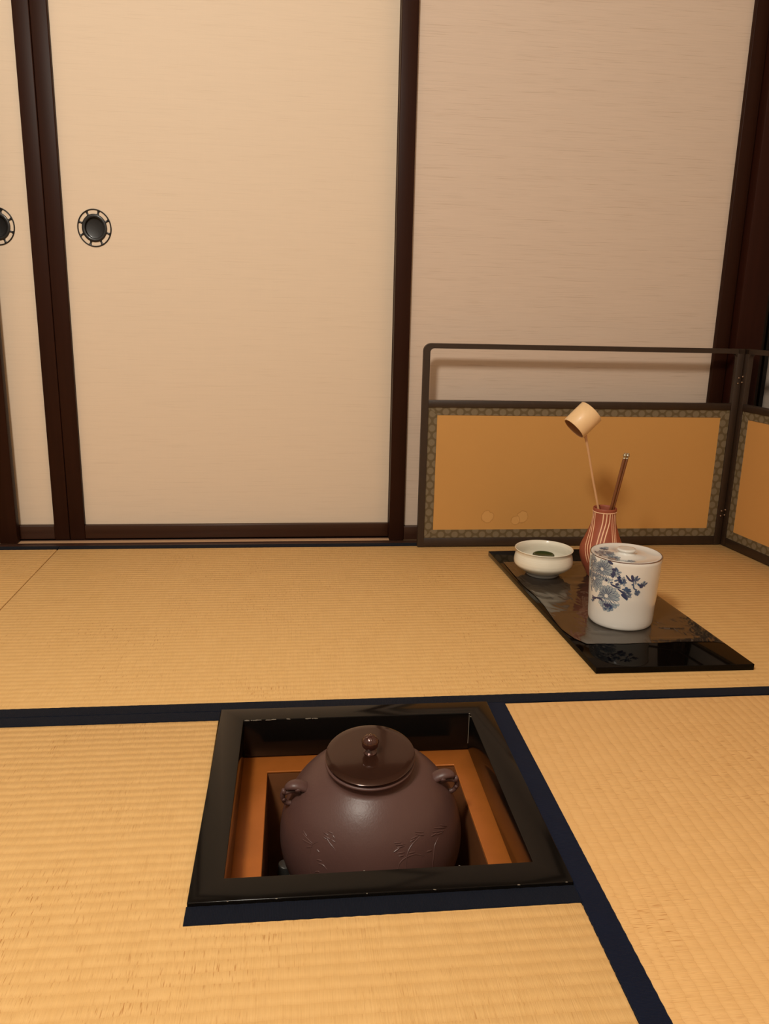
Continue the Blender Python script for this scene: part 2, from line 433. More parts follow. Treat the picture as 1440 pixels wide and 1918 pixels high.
def sliding_door(name, x0, x1, y, paper, lw, rw, pull=None):
    r = bpy.data.objects.new(name, None); C.objects.link(r); struct(r); r.empty_display_size = .05
    bm = bmesh.new()
    if pull:     # leave the round hole for the sunken cup
        n = 96; px, pz = pull; rx, rz = .0408*.55, .0448*.55; yy = y+REC
        hole = [bm.verts.new((px+rx*math.cos(2*PI*i/n), yy, pz+rz*math.sin(2*PI*i/n))) for i in range(n)]
        hx = min(px-x0-lw+.003, x1-rw+.003-px); sq = []
        W0, W1, H0, H1 = x0+lw-.003, x1-rw+.003, .030, DOOR_H-.03
        for i in range(n):
            a = 2*PI*i/n; cx, cz = math.cos(a), math.sin(a)
            tx = ((W1-px)/cx if cx > 1e-9 else ((W0-px)/cx if cx < -1e-9 else 1e9)); tz = ((H1-pz)/cz if cz > 1e-9 else ((H0-pz)/cz if cz < -1e-9 else 1e9))
            k = min(tx, tz); sq.append((px+cx*k, pz+cz*k))
        corners = [(W1, H1), (W0, H1), (W0, H0), (W1, H0)]
        out = [bm.verts.new((a, yy, b)) for a, b in sq]
        for i in range(n):
            j = (i+1) % n; a, b = sq[i], sq[j]; q = [out[i], out[j]]
            if abs(a[0]-b[0]) > 1e-6 and abs(a[1]-b[1]) > 1e-6:
                c = min(corners, key=lambda c: (c[0]-a[0])**2+(c[1]-a[1])**2+(c[0]-b[0])**2+(c[1]-b[1])**2)
                q = [out[i], bm.verts.new((c[0], yy, c[1])), out[j]]
            bm.faces.new([hole[i]] + q + [hole[j]])
        back = [bm.verts.new((v.co.x, yy+.012, v.co.z)) for v in hole]
        for i in range(n): bm.faces.new((hole[i], hole[(i+1) % n], back[(i+1) % n], back[i]))
        bm.faces.new(back)
        bmesh.ops.recalc_face_normals(bm, faces=bm.faces)
        bm.normal_update()
        if next(f for f in bm.faces if len(f.verts) == 4).normal.y > 0: bmesh.ops.reverse_faces(bm, faces=bm.faces)
        obj('paper_panel', bm, paper, r, smooth=False, recalc=False)
    else:
        box(bm, x0+lw-.003, x1-rw+.003, y+REC, y+REC+.006, .030, DOOR_H-.03)
        obj('paper_panel', bm, paper, r)
    for a, b in ((x0, x0+lw), (x1-rw, x1)):
        bm = bmesh.new(); frame_bar(bm, 'z', -.0010, DOOR_H, a, b, y, y+.024, 0); obj('stile', bm, M_LACQ, r)
    for a, b in ((.0005, .0385), (DOOR_H-.04, DOOR_H)):
        bm = bmesh.new(); frame_bar(bm, 'x', x0+lw-.0005, x1-rw+.0005, a, b, y+.0012, y+.024, 0); obj('rail', bm, M_LACQ_X, r)
    if pull: finger_pull(r, pull[0], pull[1], y+REC)
    return r
sliding_door('door_1', -1.365, -.4822, YR, M_PAPER, .039, .0385, (-.5990, .7905))
sliding_door('door_2', -.4812, .4120, YR, M_PAPER, .039, .039, (-.3705, .7935))
sliding_door('door_3', .3728, 1.2870, YF, M_PAPER2, .0405, .039)
sliding_door('door_4', -1.50, -.6060, YF, M_PAPER, .039, .044)

# ------------------------------------------------------------------ room shell
bm = bmesh.new(); box(bm, 1.2890, 1.3640, 1.3415, 1.46, -.0035, 2.40, .004, 2); struct(obj('trim_3', bm, M_PILLAR))          # corner pillar
bm = bmesh.new(); box(bm, X0, 1.289, 1.345, 1.45, DOOR_H, DOOR_H+.05, .002); struct(obj('trim_4', bm, M_LACQ_X))       # head rail
bm = bmesh.new(); box(bm, X0, X1+.06, 1.46, 1.56, -.056, 2.40); box(bm, X0, 1.289, 1.40, 1.46, DOOR_H+.05, 2.40); struct(obj('wall_back', bm, m_plain('dark_back_wall', (.05, .035, .025), .9)))
# right wall: pale sliding-door paper behind a dark stile
r = bpy.data.objects.new('wall_right', None); C.objects.link(r); struct(r)
bm = bmesh.new(); box(bm, 1.452, 1.50, Y0, 1.450, .03, 2.40); obj('paper_panel', bm, M_PAPER2, r)
bm = bmesh.new(); box(bm, 1.440, 1.50, 1.448, 1.50, -.05, 2.40, .002); obj('stile', bm, m_plain('near_black_wood', (.008, .005, .004), .5), r)
bm = bmesh.new(); box(bm, 1.440, 1.50, Y0, 1.448, -.05, .04, .002); obj('rail', bm, M_LACQ_X, r)
bm = bmesh.new(); box(bm, X0-.05, X0, Y0, 1.46, -.056, 2.40); struct(obj('wall_left', bm, M_PLASTER))
bm = bmesh.new(); box(bm, X0, X1+.06, Y0-.05, Y0, -.056, 2.40); struct(obj('wall_front', bm, M_PLASTER))
bm = bmesh.new(); box(bm, X0-.05, X1+.06, Y0-.05, 1.56, 2.40, 2.45); struct(obj('ceiling', bm, M_CEIL))

# ------------------------------------------------------------------ folding screen
screen = thing('folding_screen', 'low two-fold screen with ochre paper panels standing along the back and right walls', 'screen', (.86, 1.30, .0018))
def screen_panel(M, L, mirrored=False, plain=False):
    """one leaf in its own frame: x along the leaf, z up, front face at y=0"""
    def put(name, bm, mat, par=None):
        if mirrored:   # the round outer corner on the far end
            pass
        o = obj(name, bm, mat, par or screen)
        return o
    PW, T = .0170, .0150
    leaf = bmesh.new()
    H = .534; ro = .020
    # outline of the frame as one bent bar: post, round corner, top rail
    far = L
    def bent(x_out, sgn):
        pts = [(x_out + sgn*0, 0), ]
        return pts
    outer = [(0, 0)] + [(0, H-ro)] + [(ro-ro*math.cos(a), H-ro+ro*math.sin(a)) for a in [PI/2*i/8 for i in range(1, 9)]] + [(far, H)]
    ri = ro-.010
    inner = [(far, H-.0125)] + [(PW+ri-ri*math.sin(a), H-.0125-ri+ri*math.cos(a)) for a in [PI/2*i/8 for i in range(0, 9)]] + [(PW, 0)]
    pl = outer + inner
    if mirrored: pl = [(L-a, b) for a, b in pl][::-1]
    lo = [leaf.verts.new((a, 0, b)) for a, b in pl]; hi = [leaf.verts.new((a, T, b)) for a, b in pl]
    n = len(pl); no, ni = len(outer), len(inner)
    # faces as quads between the outer and inner edge
    O = list(range(no)); I = list(range(n-1, no-1, -1))
    if mirrored: O, I = list(range(n-1, n-1-no, -1)), list(range(0, ni))
    seq = []
    i = j = 0
    while i < no-1 or j < ni-1:
        if i < no-1 and (j >= ni-1 or (i+1)/(no) <= (j+1)/(ni)): seq.append((O[i], O[i+1], I[j])); i += 1
        else: seq.append((O[i], I[j+1], I[j])); j += 1
    for a, b, c in seq:
        leaf.faces.new((lo[a], lo[b], lo[c])); leaf.faces.new((hi[c], hi[b], hi[a]))
    for k in range(n): leaf.faces.new((lo[k], lo[(k+1) % n], hi[(k+1) % n], hi[k]))
    fx = (lambda a: L-a) if mirrored else (lambda a: a)
    def bx(x0, x1, z0, z1, y0=0, y1=T, bev=.0012):
        a, b = sorted((fx(x0), fx(x1))); box(leaf, a, b, y0, y1, z0, z1, bev)
    bx(L-.0185, L, 0, H-.0002)                       # post at the hinge
    bx(PW-.002, L-.017, .3730, .3910, .0006)      # middle rail
    bx(PW-.002, L-.017, 0, .0235, .0006)          # bottom rail
    # little rounded brackets where the rail meets the hinge post
    for k in range(6):
        a0, a1 = PI/2*k/6, PI/2*(k+1)/6; rr = .012
        cx, cz = L-.0185-rr, H-.0125-rr
        q = [(cx+rr*math.sin(a0), cz+rr*math.cos(a0)), (cx+rr*math.sin(a1), cz+rr*math.cos(a1)), (L-.0180, H-.0120)]
        q = [(fx(a), b) for a, b in q]
        prism(leaf, q if mirrored else q[::-1], .0008, T-.0008, axis='y')
    for v in leaf.verts: v.co = M @ v.co
    put('frame', leaf, M_SCREEN)
    # cloth border: four mitred strips
    a0, a1, b0, b1, w = PW-.0004, L-.0182, .0233, .3732, .0245
    wt = .0205
    quads = [([(a0, b1), (a1, b1), (a1-w, b1-wt), (a0+w, b1-wt)], 0), ([(a0, b0), (a0+w, b0+wt+.002), (a1-w, b0+wt+.002), (a1, b0)], 0),
             ([(a0, b0), (a0, b1), (a0+w, b1-wt), (a0+w, b0+wt+.002)], 1), ([(a1, b0), (a1-w, b0+wt+.002), (a1-w, b1-wt), (a1, b1)], 1)]
    for q, k in quads:
        bm = bmesh.new(); cxm = sum(p[0] for p in q)/4; czm = sum(p[1] for p in q)/4
        q = [(fx(p[0]), p[1]) for p in q]
        prism(bm, q, .0034, .0100, .0004, axis='y', seg=1)
        for v in bm.verts: v.co = M @ v.co
        o = put('cloth_border', bm, (M_DOT_Z2 if k else M_DOT_X2) if mirrored else (M_DOT_Z if k else M_DOT_X))
    bm = bmesh.new(); xs = sorted((fx(a0+w-.002), fx(a1-w+.002)))
    box(bm, xs[0], xs[1], .0046, .0090, b0+wt, b1-wt+.002)
    for v in bm.verts: v.co = M @ v.co
    g = put('paper_panel', bm, M_GOLD2 if plain else M_GOLD)
    return g
# leaves are built in the screen's own frame; the screen's empty carries them
base_inv = Matrix.Translation((-.86, -1.30, 0))
d1 = Vector((1.2917-.4405, 1.3035-1.3075, 0)); L1 = d1.length; a1 = math.atan2(d1.y, d1.x)
Ma = base_inv @ Matrix.Translation((.4405, 1.3000, 0)) @ Matrix.Rotation(a1, 4, 'Z')
d2 = Vector((.0280, -.2043, 0)); a2 = math.atan2(d2.y, d2.x)
Mb = base_inv @ Matrix.Translation((1.2925, 1.2985, 0)) @ Matrix.Rotation(a2, 4, 'Z')
screen_panel(Ma, L1)
screen_panel(Mb, .852, mirrored=True, plain=True)
for hz in (.4545, .0920):
    bm = bmesh.new()
    for dx, dz in ((-.006, -.010), (.0035, -.007), (-.005, .004), (.0045, .008)):
        P = Ma @ Vector((L1-.004+dx*.9, -.0012, hz+dz)) if dx < 0 else Mb @ Vector((.004+dx*.5, -.0012, hz+dz))
        blob(bm, P, (.0027, .0027, .0027), u=12, v=8)
    obj('hinge_studs', bm, M_BRASS, screen)

# ------------------------------------------------------------------ hearth
S = .4262
hf = thing('hearth_curb', 'square black lacquered wooden frame set into the mat around the sunken hearth', 'hearth curb', (S/2, S/2, -.06))
c = S/2; w = .0365
def ringplate(bm, o, i, z0, z1):
    ox0, ox1, oy0, oy1 = o; ix0, ix1, iy0, iy1 = i
    V = lambda z: ([bm.verts.new((x, y, z)) for x, y in ((ox0, oy0), (ox1, oy0), (ox1, oy1), (ox0, oy1))], [bm.verts.new((x, y, z)) for x, y in ((ix0, iy0), (ix1, iy0), (ix1, iy1), (ix0, iy1))])
    O0, I0 = V(z0); O1, I1 = V(z1)
    for k in range(4):
        j = (k+1) % 4
        bm.faces.new((O1[k], O1[j], I1[j], I1[k])); bm.faces.new((O0[j], O0[k], I0[k], I0[j]))
        bm.faces.new((O0[k], O0[j], O1[j], O1[k])); bm.faces.new((I0[j], I0[k], I1[k], I1[j]))
def bevel_sharp(bm, off, seg=2):
    bm.normal_update()
    es = [e for e in bm.edges if len(e.link_faces) == 2 and e.calc_face_angle(0) > .5]
    bmesh.ops.bevel(bm, geom=es, offset=off, segments=seg, affect='EDGES', profile=.5)
bm = bmesh.new(); ringplate(bm, (-c, c, -c, c), (-c+w, c-w, -c+w, c-w), .001, .0652)
bmesh.ops.recalc_face_normals(bm, faces=bm.faces); bevel_sharp(bm, .0012, 3)
fr = obj('lacquer_frame', bm, M_ROBUCHI, hf)
bm = bmesh.new(); rnd = random.Random(4)
chips = [(-.170, -c-.0001), (-.118, -c-.0001), (-.02, -c-.0001), (.055, -c-.0001), (.150, -c-.0001), (.205, -c-.0001), (-.02, -c+w), (.09, -c+w-.0002), (.1765, .165), (.1767, .175)]
for x, y in chips:
    z = .0648 if y < 0 else .0646
    blob(bm, (x, y, z), (.0009+.0012*rnd.random(), .0005, .0006), (0, .3*rnd.random(), 0), 8, 6)
for q in range(34):
    f = rnd.random()**1.6
    blob(bm, (-c+w+.004+f*.115, c-w-.0002, .0640+.0008*rnd.random()), (.0012+.0022*rnd.random(), .0004, .0004+.0005*rnd.random()), (0, .25*(rnd.random()-.5), 0), 8, 6)
tube(bm, [(c-w-.0002, c-w-.0006, .062), (c-w-.0002, c-w-.0006, .012)], .0005, 6)
obj('worn_nicks', bm, m_plain('bare_edge_wood', (.20, .17, .13), .6), fr)

lin_ = thing('hearth_lining', 'orange-brown copper lining of the sunken hearth below the black frame', 'hearth lining', (.216, .212, -.34))
lx, ly = .216, .212
ox0, ox1, oy0, oy1 = .0262-lx, .3990-lx, .0262-ly, .3990-ly
ix0, ix1, iy0, iy1 = .0733-lx, .3600-lx, .0700-ly, .3500-ly
bm = bmesh.new(); zt = .2795
ringplate(bm, (ox0, ox1, oy0, oy1), (ix0, ix1, iy0, iy1), zt-.004, zt)
bmesh.ops.recalc_face_normals(bm, faces=bm.faces); bevel_sharp(bm, .0012)
obj('ledge', bm, M_COPPER, lin_)
bm = bmesh.new(); ringplate(bm, (ix0-.004, ix1+.004, iy0-.004, iy1+.004), (ix0, ix1, iy0, iy1), 0, zt-.0042)
obj('inner_wall', bm, M_PIT, lin_)
bm = bmesh.new(); nx = 40
grid = [[bm.verts.new((ix0+(ix1-ix0)*i/nx, iy0+(iy1-iy0)*j/nx, .045+.008*noise.noise(Vector((i*.25, j*.25, 0))))) for i in range(nx+1)] for j in range(nx+1)]
for j in range(nx):
    for i in range(nx): bm.faces.new((grid[j][i], grid[j][i+1], grid[j+1][i+1], grid[j+1][i]))
ash = obj('ash_bed', bm, M_ASH); ash.location = (lx, ly, -.34)
tag(ash, 'dark ash at the bottom of the hearth pit under the kettle', 'ash'); ash['kind'] = 'stuff'

# trivet
tv = thing('iron_trivet', 'grey iron trivet whose rounded prong shows at the lower left of the kettle', 'trivet', (.2151, .2150, -.288))
bm = bmesh.new(); tube(bm, [(.113*math.cos(2*PI*i/48), .113*math.sin(2*PI*i/48), .004) for i in range(48)], .005, 10, closed=True)
obj('ring', bm, M_STEEL, tv)
for a in (math.radians(161), math.radians(281), math.radians(41)):
    bm = bmesh.new(); ca, sa = math.cos(a), math.sin(a)
    pth = catmull([(.113*ca, .113*sa, .003), (.122*ca, .122*sa, .04), (.1235*ca, .1235*sa, .100), (.1225*ca, .1225*sa, .132), (.1220*ca, .1220*sa, .1385)], 6)
    n_ = len(pth); tube(bm, pth, [.0095*(1 if i < n_-4 else (.97, .90, .74, .40)[i-n_+4]) for i in range(n_)], 16)
    tube(bm, [(.122*ca, .122*sa, .122), (.110*ca, .110*sa, .118), (.101*ca, .101*sa, .114)], [.006, .005, .003], 12)
    obj('prong', bm, M_STEEL, tv)

# kettle -------------------------------------------------------------
def kr(z):
    return .1258*math.sqrt(max(0, 1-((z+.1311)/(.1225 if z > -.1311 else .108))**2))
kt = thing('tea_kettle', 'round brown cast iron tea kettle sunk in the hearth, lid on', 'kettle', (.2151, .2111, .0473), (.1597, -.0368, 0))
prof = [(kr(z), z) for z in [-.0225-.0022*i for i in range(96)]]
prof = [q for q in prof if q[0] > .03] + [(.030, -.2362), (0, -.2365)]
neck = [(.0, -.0120), (.0540, -.0120), (.0560, -.0056), (.0588, -.0056), (.0604, -.0066), (.0606, -.0084), (.0590, -.0102), (.0562, -.0135), (.0562, -.0175), (.0575, -.0205)]
bm = bmesh.new(); lathe(bm, neck + prof, 160)
body = obj('body', bm, M_KETTLE, kt, angle=60)
KS = [[[-2.325,-0.1129],[-2.363,-0.0973],[-2.398,-0.082],[-2.393,-0.0744],[-2.331,-0.0676]],[[-2.4,-0.0731],[-2.582,-0.0721]],[[-2.393,-0.0744],[-2.557,-0.0774]],[[-2.386,-0.0762],[-2.456,-0.0814]],[[-2.513,-0.0706],[-2.591,-0.069]],[[-2.308,-0.0567],[-2.225,-0.0569]],[[-2.281,-0.0592],[-2.19,-0.0597]],[[-2.254,-0.0538],[-2.173,-0.0539]],[[-2.167,-0.0551],[-2.121,-0.0578]],[[-2.244,-0.0597],[-2.174,-0.0635],[-2.115,-0.0662],[-2.078,-0.0691]],[[-2.169,-0.0595],[-2.106,-0.0607]],[[-2.296,-0.0608],[-2.237,-0.0613]],[[-2.319,-0.0759],[-2.271,-0.0774]],[[-2.286,-0.0868],[-2.22,-0.0853]],[[-2.259,-0.0901],[-2.192,-0.0895],[-2.141,-0.0928]],[[-2.283,-0.1056],[-2.268,-0.1021],[-2.232,-0.0998],[-2.217,-0.1016]],[[-1.279,-0.091],[-1.256,-0.0786],[-1.214,-0.0709],[-1.138,-0.0656],[-1.0,-0.0623]],[[-1.057,-0.0558],[-0.942,-0.0608]],[[-1.059,-0.0581],[-0.955,-0.0637]],[[-1.138,-0.0605],[-1.039,-0.0607]],[[-1.157,-0.0626],[-1.091,-0.0622]],[[-1.367,-0.0881],[-1.342,-0.0809],[-1.264,-0.0766],[-1.143,-0.0769],[-1.041,-0.0835]],[[-1.364,-0.0587],[-1.279,-0.0599]],[[-1.349,-0.0608],[-1.235,-0.0629]],[[-1.39,-0.0673],[-1.301,-0.0642]],[[-1.338,-0.0639],[-1.243,-0.0639]],[[-0.977,-0.1088],[-0.932,-0.0951],[-0.865,-0.0819],[-0.77,-0.0769]],[[-0.773,-0.0646],[-0.588,-0.0767]],[[-0.82,-0.0667],[-0.639,-0.077]],[[-0.865,-0.0694],[-0.765,-0.0715]],[[-0.67,-0.0675],[-0.564,-0.077]],[[-0.796,-0.0717],[-0.671,-0.0766]],[[-1.209,-0.0727],[-1.137,-0.0746]],[[-0.991,-0.0811],[-0.916,-0.0836]],[[-1.349,-0.0694],[-1.259,-0.0703]],[[-1.338,-0.0728],[-1.276,-0.0733]],[[-1.519,-0.0867],[-1.478,-0.0855],[-1.433,-0.0887]]]
for side in (0, 1):
    bm = bmesh.new()
    for s in KS:
        if (s[0][0] > -1.9) != bool(side): continue
        pts = catmull([tuple(q) for q in s], 6)
        m_ = len(pts); P = []
        for th, z in pts:
            rr = kr(z)-.0001; rr -= .0002; P.append((rr*math.cos(th), rr*math.sin(th), z))
        w_ = .0009 if len(s) > 3 else .0011
        rad = [w_*(.35+.65*math.sin(PI*min(1, max(0, .12+.76*i/(m_-1))))) for i in range(m_)]
        tube(bm, P, rad, 8)
    obj('reed_relief', bm, M_KETTLE, kt)
for sgn in (-1, 1):     # beast-head lugs with a hole for the carrying ring
    bm = bmesh.new(); y0 = -.004
    up = catmull([(sgn*r_, y0, z_) for r_, z_ in ((.084, -.0470), (.093, -.0420), (.1015, -.0395), (.109, -.0405), (.1150, -.0440))], 4)
    tube(bm, up, [.0090, .0094, .0096, .0097, .0096, .0095, .0094, .0092, .0090, .0087, .0083, .0078, .0072, .0064, .0054, .0042, .0026], 16, flat=.62, up=(0, 0, 1))
    tube(bm, catmull([(sgn*r_, y0-.002, z_) for r_, z_ in ((.095, -.0520), (.103, -.0490), (.110, -.0490), (.1165, -.0515))], 4), [.0026]*12+[.0020], 12)
    blob(bm, (sgn*.1165, y0-.001, -.0485), (.0038, .0044, .0046), (0, sgn*.4, 0), 16, 12)
    lo_path = [(sgn*r_, y0, z_) for r_, z_ in ((.1175, -.0510), (.1190, -.0570), (.1180, -.0635), (.1140, -.0690), (.1085, -.0705))]
    tube(bm, catmull(lo_path, 4), [.0036]*5+[.0034]*4+[.0033]*4+[.0034]*4, 12)
    blob(bm, (sgn*.1175, y0-.002, -.0615), (.0027, .0027, .0027), u=12, v=8)
    blob(bm, (sgn*.0975, y0-.0080, -.0425), (.0042, .0024, .0032), (.3, 0, 0), 12, 8)
    blob(bm, (sgn*.0975, y0+.0080, -.0425), (.0042, .0024, .0032), (-.3, 0, 0), 12, 8)
    obj('lug', bm, M_KETTLE, kt, angle=60)
bm = bmesh.new()
zl = -.0435
lathe(bm, [(r_, z_+zl) for r_, z_ in [(0, .0385), (.0552, .0385), (.0560, .0405), (.0590, .0412), (.0598, .0422), (.0597, .0432), (.0585, .0440), (.050, .0450), (.030, .0462), (.012, .0468), (0, .0470)]], 128)
lid = obj('lid', bm, M_LID, kt, angle=40)
bm = bmesh.new()
lathe(bm, [(r_, z_+zl) for r_, z_ in [(.0085, .0465), (.0090, .0482), (.0070, .0500), (.0048, .0515), (.0046, .0535), (.0060, .0545), (.0092, .0560), (.0108, .0585)] + [(.0112*math.cos(a), .0625+.0108*math.sin(a)) for a in [-.25+i*(PI/2+.25)/9 for i in range(9)]] + [(0, .0733)]], 40)
for k in range(9):      # petals chased into the ball
    a = 2*PI*k/9
    tube(bm, [(.0110*math.cos(a)*math.cos(e), .0110*math.sin(a)*math.cos(e), .0625+.0107*math.sin(e)+zl) for e in [-.2+i*.2 for i in range(8)]], .0009, 6)
obj('knob', bm, M_KNOB, lid, angle=60)

# ------------------------------------------------------------------ lacquer board and clear film
ZB = .0120
bd = thing('display_board', 'thin black mirror-polished lacquer board lying on the mat', 'board', (.78, .87, 0))
bx_, by_ = .78, .87
bm = bmesh.new()
prism(bm, [(x-bx_, y-by_) for x, y in ((.6468, .5232), (.9432, .5208), (.9000, 1.2330), (.6160, 1.2220))], .0002, ZB, .0009, seg=3)
obj('board_slab', bm, M_BOARD, bd)
t = NT('clear_film')
fres = t.new('ShaderNodeFresnel'); fres.inputs['IOR'].default_value = 1.5
tr = t.new('ShaderNodeBsdfTransparent'); tr.inputs['Color'].default_value = (.90, .88, .85, 1)
gl = t.new('ShaderNodeBsdfAnisotropic'); gl.inputs['Roughness'].default_value = .10; gl.inputs['Color'].default_value = (1, .97, .93, 1)
df = t.new('ShaderNodeBsdfDiffuse'); df.inputs['Color'].default_value = (.30, .22, .16, 1)
mx = t.new('ShaderNodeMixShader'); mx2 = t.new('ShaderNodeMixShader')
v = t.coords(); nz = t.noise(t.mapping(v, (1, .45, 1), (0, 0, .5)), 15, 3, .5, 1.0)
bmp = t.new('ShaderNodeBump'); bmp.inputs['Strength'].default_value = .9; bmp.inputs['Distance'].default_value = .006; t.link(nz, bmp.inputs['Height'])
t.link(bmp.outputs[0], gl.inputs['Normal'])
fac = t.math('ADD', t.math('MULTIPLY', fres.outputs[0], 1.0), .06, clamp=True)
t.link(fac, mx.inputs[0]); t.link(tr.outputs[0], mx.inputs[1]); t.link(gl.outputs[0], mx.inputs[2])
mx2.inputs[0].default_value = .07; t.link(mx.outputs[0], mx2.inputs[1]); t.link(df.outputs[0], mx2.inputs[2])
t.link(mx2.outputs[0], t.out.inputs['Surface'])
M_FILM = t.m
edge = [(.6140, .6235), (.6480, .6493), (.6940, .6385), (.7500, .6400), (.8250, .6452), (.8904, .6420), (.9610, .6335), (1.0365, .6325), (1.1268, .6310)]
edge = [(.6235, .6650), (.6490, .6500), (.6940, .6400), (.7500, .6398), (.8250, .6440), (.8904, .6412), (.9610, .6335), (1.0365, .6318), (1.1268, .6310)]
def left_x(y):
    for (a, b), (c_, d) in zip(edge, edge[1:]):
        if y <= c_: return b + (d-b)*(y-a)/(c_-a)
    return edge[-1][1]
bm = bmesh.new(); NX, NY = 110, 170; g = []
for j in range(NY+1):
    fy = j/NY; row = []
    for i in range(NX+1):
        fx_ = i/NX
        yfront = .6235 + .0035*noise.noise(Vector((fx_*5, 0, 0))) - .010*max(0, fx_-.93)/.07
        y = yfront + (1.1268-yfront)*fy
        xr = .9432 + (.9000-.9432)*(y-.5208)/(1.2330-.5208) - .0015
        xl = left_x(max(.6235, y)); x = xl + (xr-xl)*fx_
        ed = min(1, min(fx_, fy)*14, 9)
        z = ZB + .0004 + .00035*(1+noise.noise(Vector((x*22, y*16, 1)))) 
        z += .0034*max(0, noise.noise(Vector((x*11, y*26, 4)))-.22)*ed
        z += .0016*max(0, 1-fx_*16)*(.4+.6*abs(noise.noise(Vector((y*18, 0, 3)))))     # lifted left edge
        row.append(bm.verts.new((x-bx_, y-by_, z)))
    g.append(row)
for j in range(NY):
    for i in range(NX): bm.faces.new((g[j][i], g[j][i+1], g[j+1][i+1], g[j+1][i]))
film = obj('clear_film', bm, M_FILM, angle=80); film.location = (bx_, by_, 0)
tag(film, 'wrinkled clear plastic film lying over the black lacquer board', 'plastic film')
ZT = .0130

# ------------------------------------------------------------------ glazes and clays
def m_glaze(name, c, rough=.08, ring=0, nscale=9, vary=.06, bumpz=0, tint=None, band=None):
    t = NT(name); v = t.coords(); x, y, z = t.sep(v)
    n = t.noise(v, nscale, 4, .55)
    col = t.mix(n, tuple(q*(1-vary) for q in c), tuple(min(1, q*(1+vary)) for q in c))
    if ring:
        rz = t.noise(t.comb(0, 0, t.math('MULTIPLY', z, ring)), 1, 3, .6)
        col = t.mix(t.math('MULTIPLY', t.math('SUBTRACT', rz, .35, clamp=True), 1.6), col, tuple(q*k for q, k in zip(c, (.84, .82, .78))))
        t.bump(t.math('ADD', rz, t.math('MULTIPLY', t.noise(v, 150, 3, .6), .15)), .35, .0015)
    elif bumpz: t.bump(t.noise(v, bumpz, 3, .5), .15, .0010)
    if band:
        f = t.math('MULTIPLY', t.math('SUBTRACT', band[0], z), 400, clamp=True)
        col = t.mix(t.math('MULTIPLY', f, .85), col, band[1])
    return t.base(col, rough, .5, 0, .6, .04)
M_PORC = m_glaze('white_porcelain', (.74, .715, .660), .10, bumpz=14, vary=.04)
M_INK_D = m_glaze('cobalt_dark', (.014, .034, .110), .12)
M_INK_M = m_glaze('cobalt_mid', (.055, .098, .185), .12, vary=.35, nscale=120)
M_INK_P = m_glaze('cobalt_pale', (.33, .395, .43), .12, vary=.28, nscale=90)
M_RIMB = m_glaze('brown_rim', (.14, .060, .030), .15)
M_BOWL = m_glaze('milky_bowl_glaze', (.82, .78, .65), .20, ring=240, band=(.0135, (.27, .265, .26)))
M_GREEN = m_glaze('dark_green_glaze', (.020, .040, .008), .35, vary=.5, nscale=120)
M_GREEN.node_tree.nodes['Principled BSDF'].inputs['Coat Weight'].default_value = .1
M_GREEN.node_tree.nodes['Principled BSDF'].inputs['Specular IOR Level'].default_value = .25
M_TERRA = m_plain('red_clay', (.33, .083, .042), .52, .35, vary=.16, nscale=26, bump=(300, .15, .0006))
M_SLIP = m_plain('cream_slip', (.88, .56, .34), .55, .3)
M_BAMBOO = m_wood('pale_bamboo', (.78, .56, .30), 'z', .45, .05, .12)
M_BAMBOO_IN = m_plain('bamboo_inside', (.36, .17, .075), .7, .2)
M_MULB = m_wood('brown_handle_wood', (.155, .052, .014), 'z', .38, .1)
M_SILVER = m_plain('worn_silver', (.52, .46, .34), .25, .5, .9)

# ------------------------------------------------------------------ lidded porcelain water jar
MX, MY = .7761, .7393
jar = thing('water_jar', 'white porcelain lidded water jar painted with blue chrysanthemums', 'jar', (MX, MY, ZT), (0, 0, 0))
H1 = .1430; RB, RT = .0635, .0706
def jr(z): return RB + (RT-RB)*z/H1
bm = bmesh.new()
prof = [(0, .0005), (.056, .0005), (.0585, .0000), (.0608, .0012), (.0628, .0040)] + [(jr(z) + .0002*math.sin(z*130), z) for z in [.009+.0125*k for k in range(11)]] + [(RT-.0004, H1-.0012), (RT-.0016, H1), (RT-.0030, H1-.0006), (RT-.0040, H1-.0040), (RT-.0075, .016), (.055, .008), (0, .008)]
lathe(bm, prof, 144); obj('body', bm, M_PORC, jar, angle=50)
bm = bmesh.new(); tube(bm, [((RT-.0009)*math.cos(2*PI*i/120), (RT-.0009)*math.sin(2*PI*i/120), H1-.0001) for i in range(120)], .0010, 8, closed=True)
obj('rim', bm, M_RIMB, jar)['label'] = 'thin brown rim'
bm = bmesh.new()
lathe(bm, [(0, H1-.0060), (.063, H1-.0060), (.0655, H1-.0030), (.0672, H1-.0006), (.0682, H1+.0004), (.0678, H1+.0012), (.0660, H1+.0012), (.0630, H1-.0002), (.045, H1-.0016), (.0195, H1-.0006), (.0165, H1+.0010), (.0150, H1+.0030), (.0152, H1+.0048), (.0180, H1+.0066), (.0186, H1+.0082), (.0180, H1+.0096), (.0150, H1+.0102), (.0060, H1+.0098), (0, H1+.0096)], 128)
jl = obj('lid', bm, M_PORC, jar, angle=60)

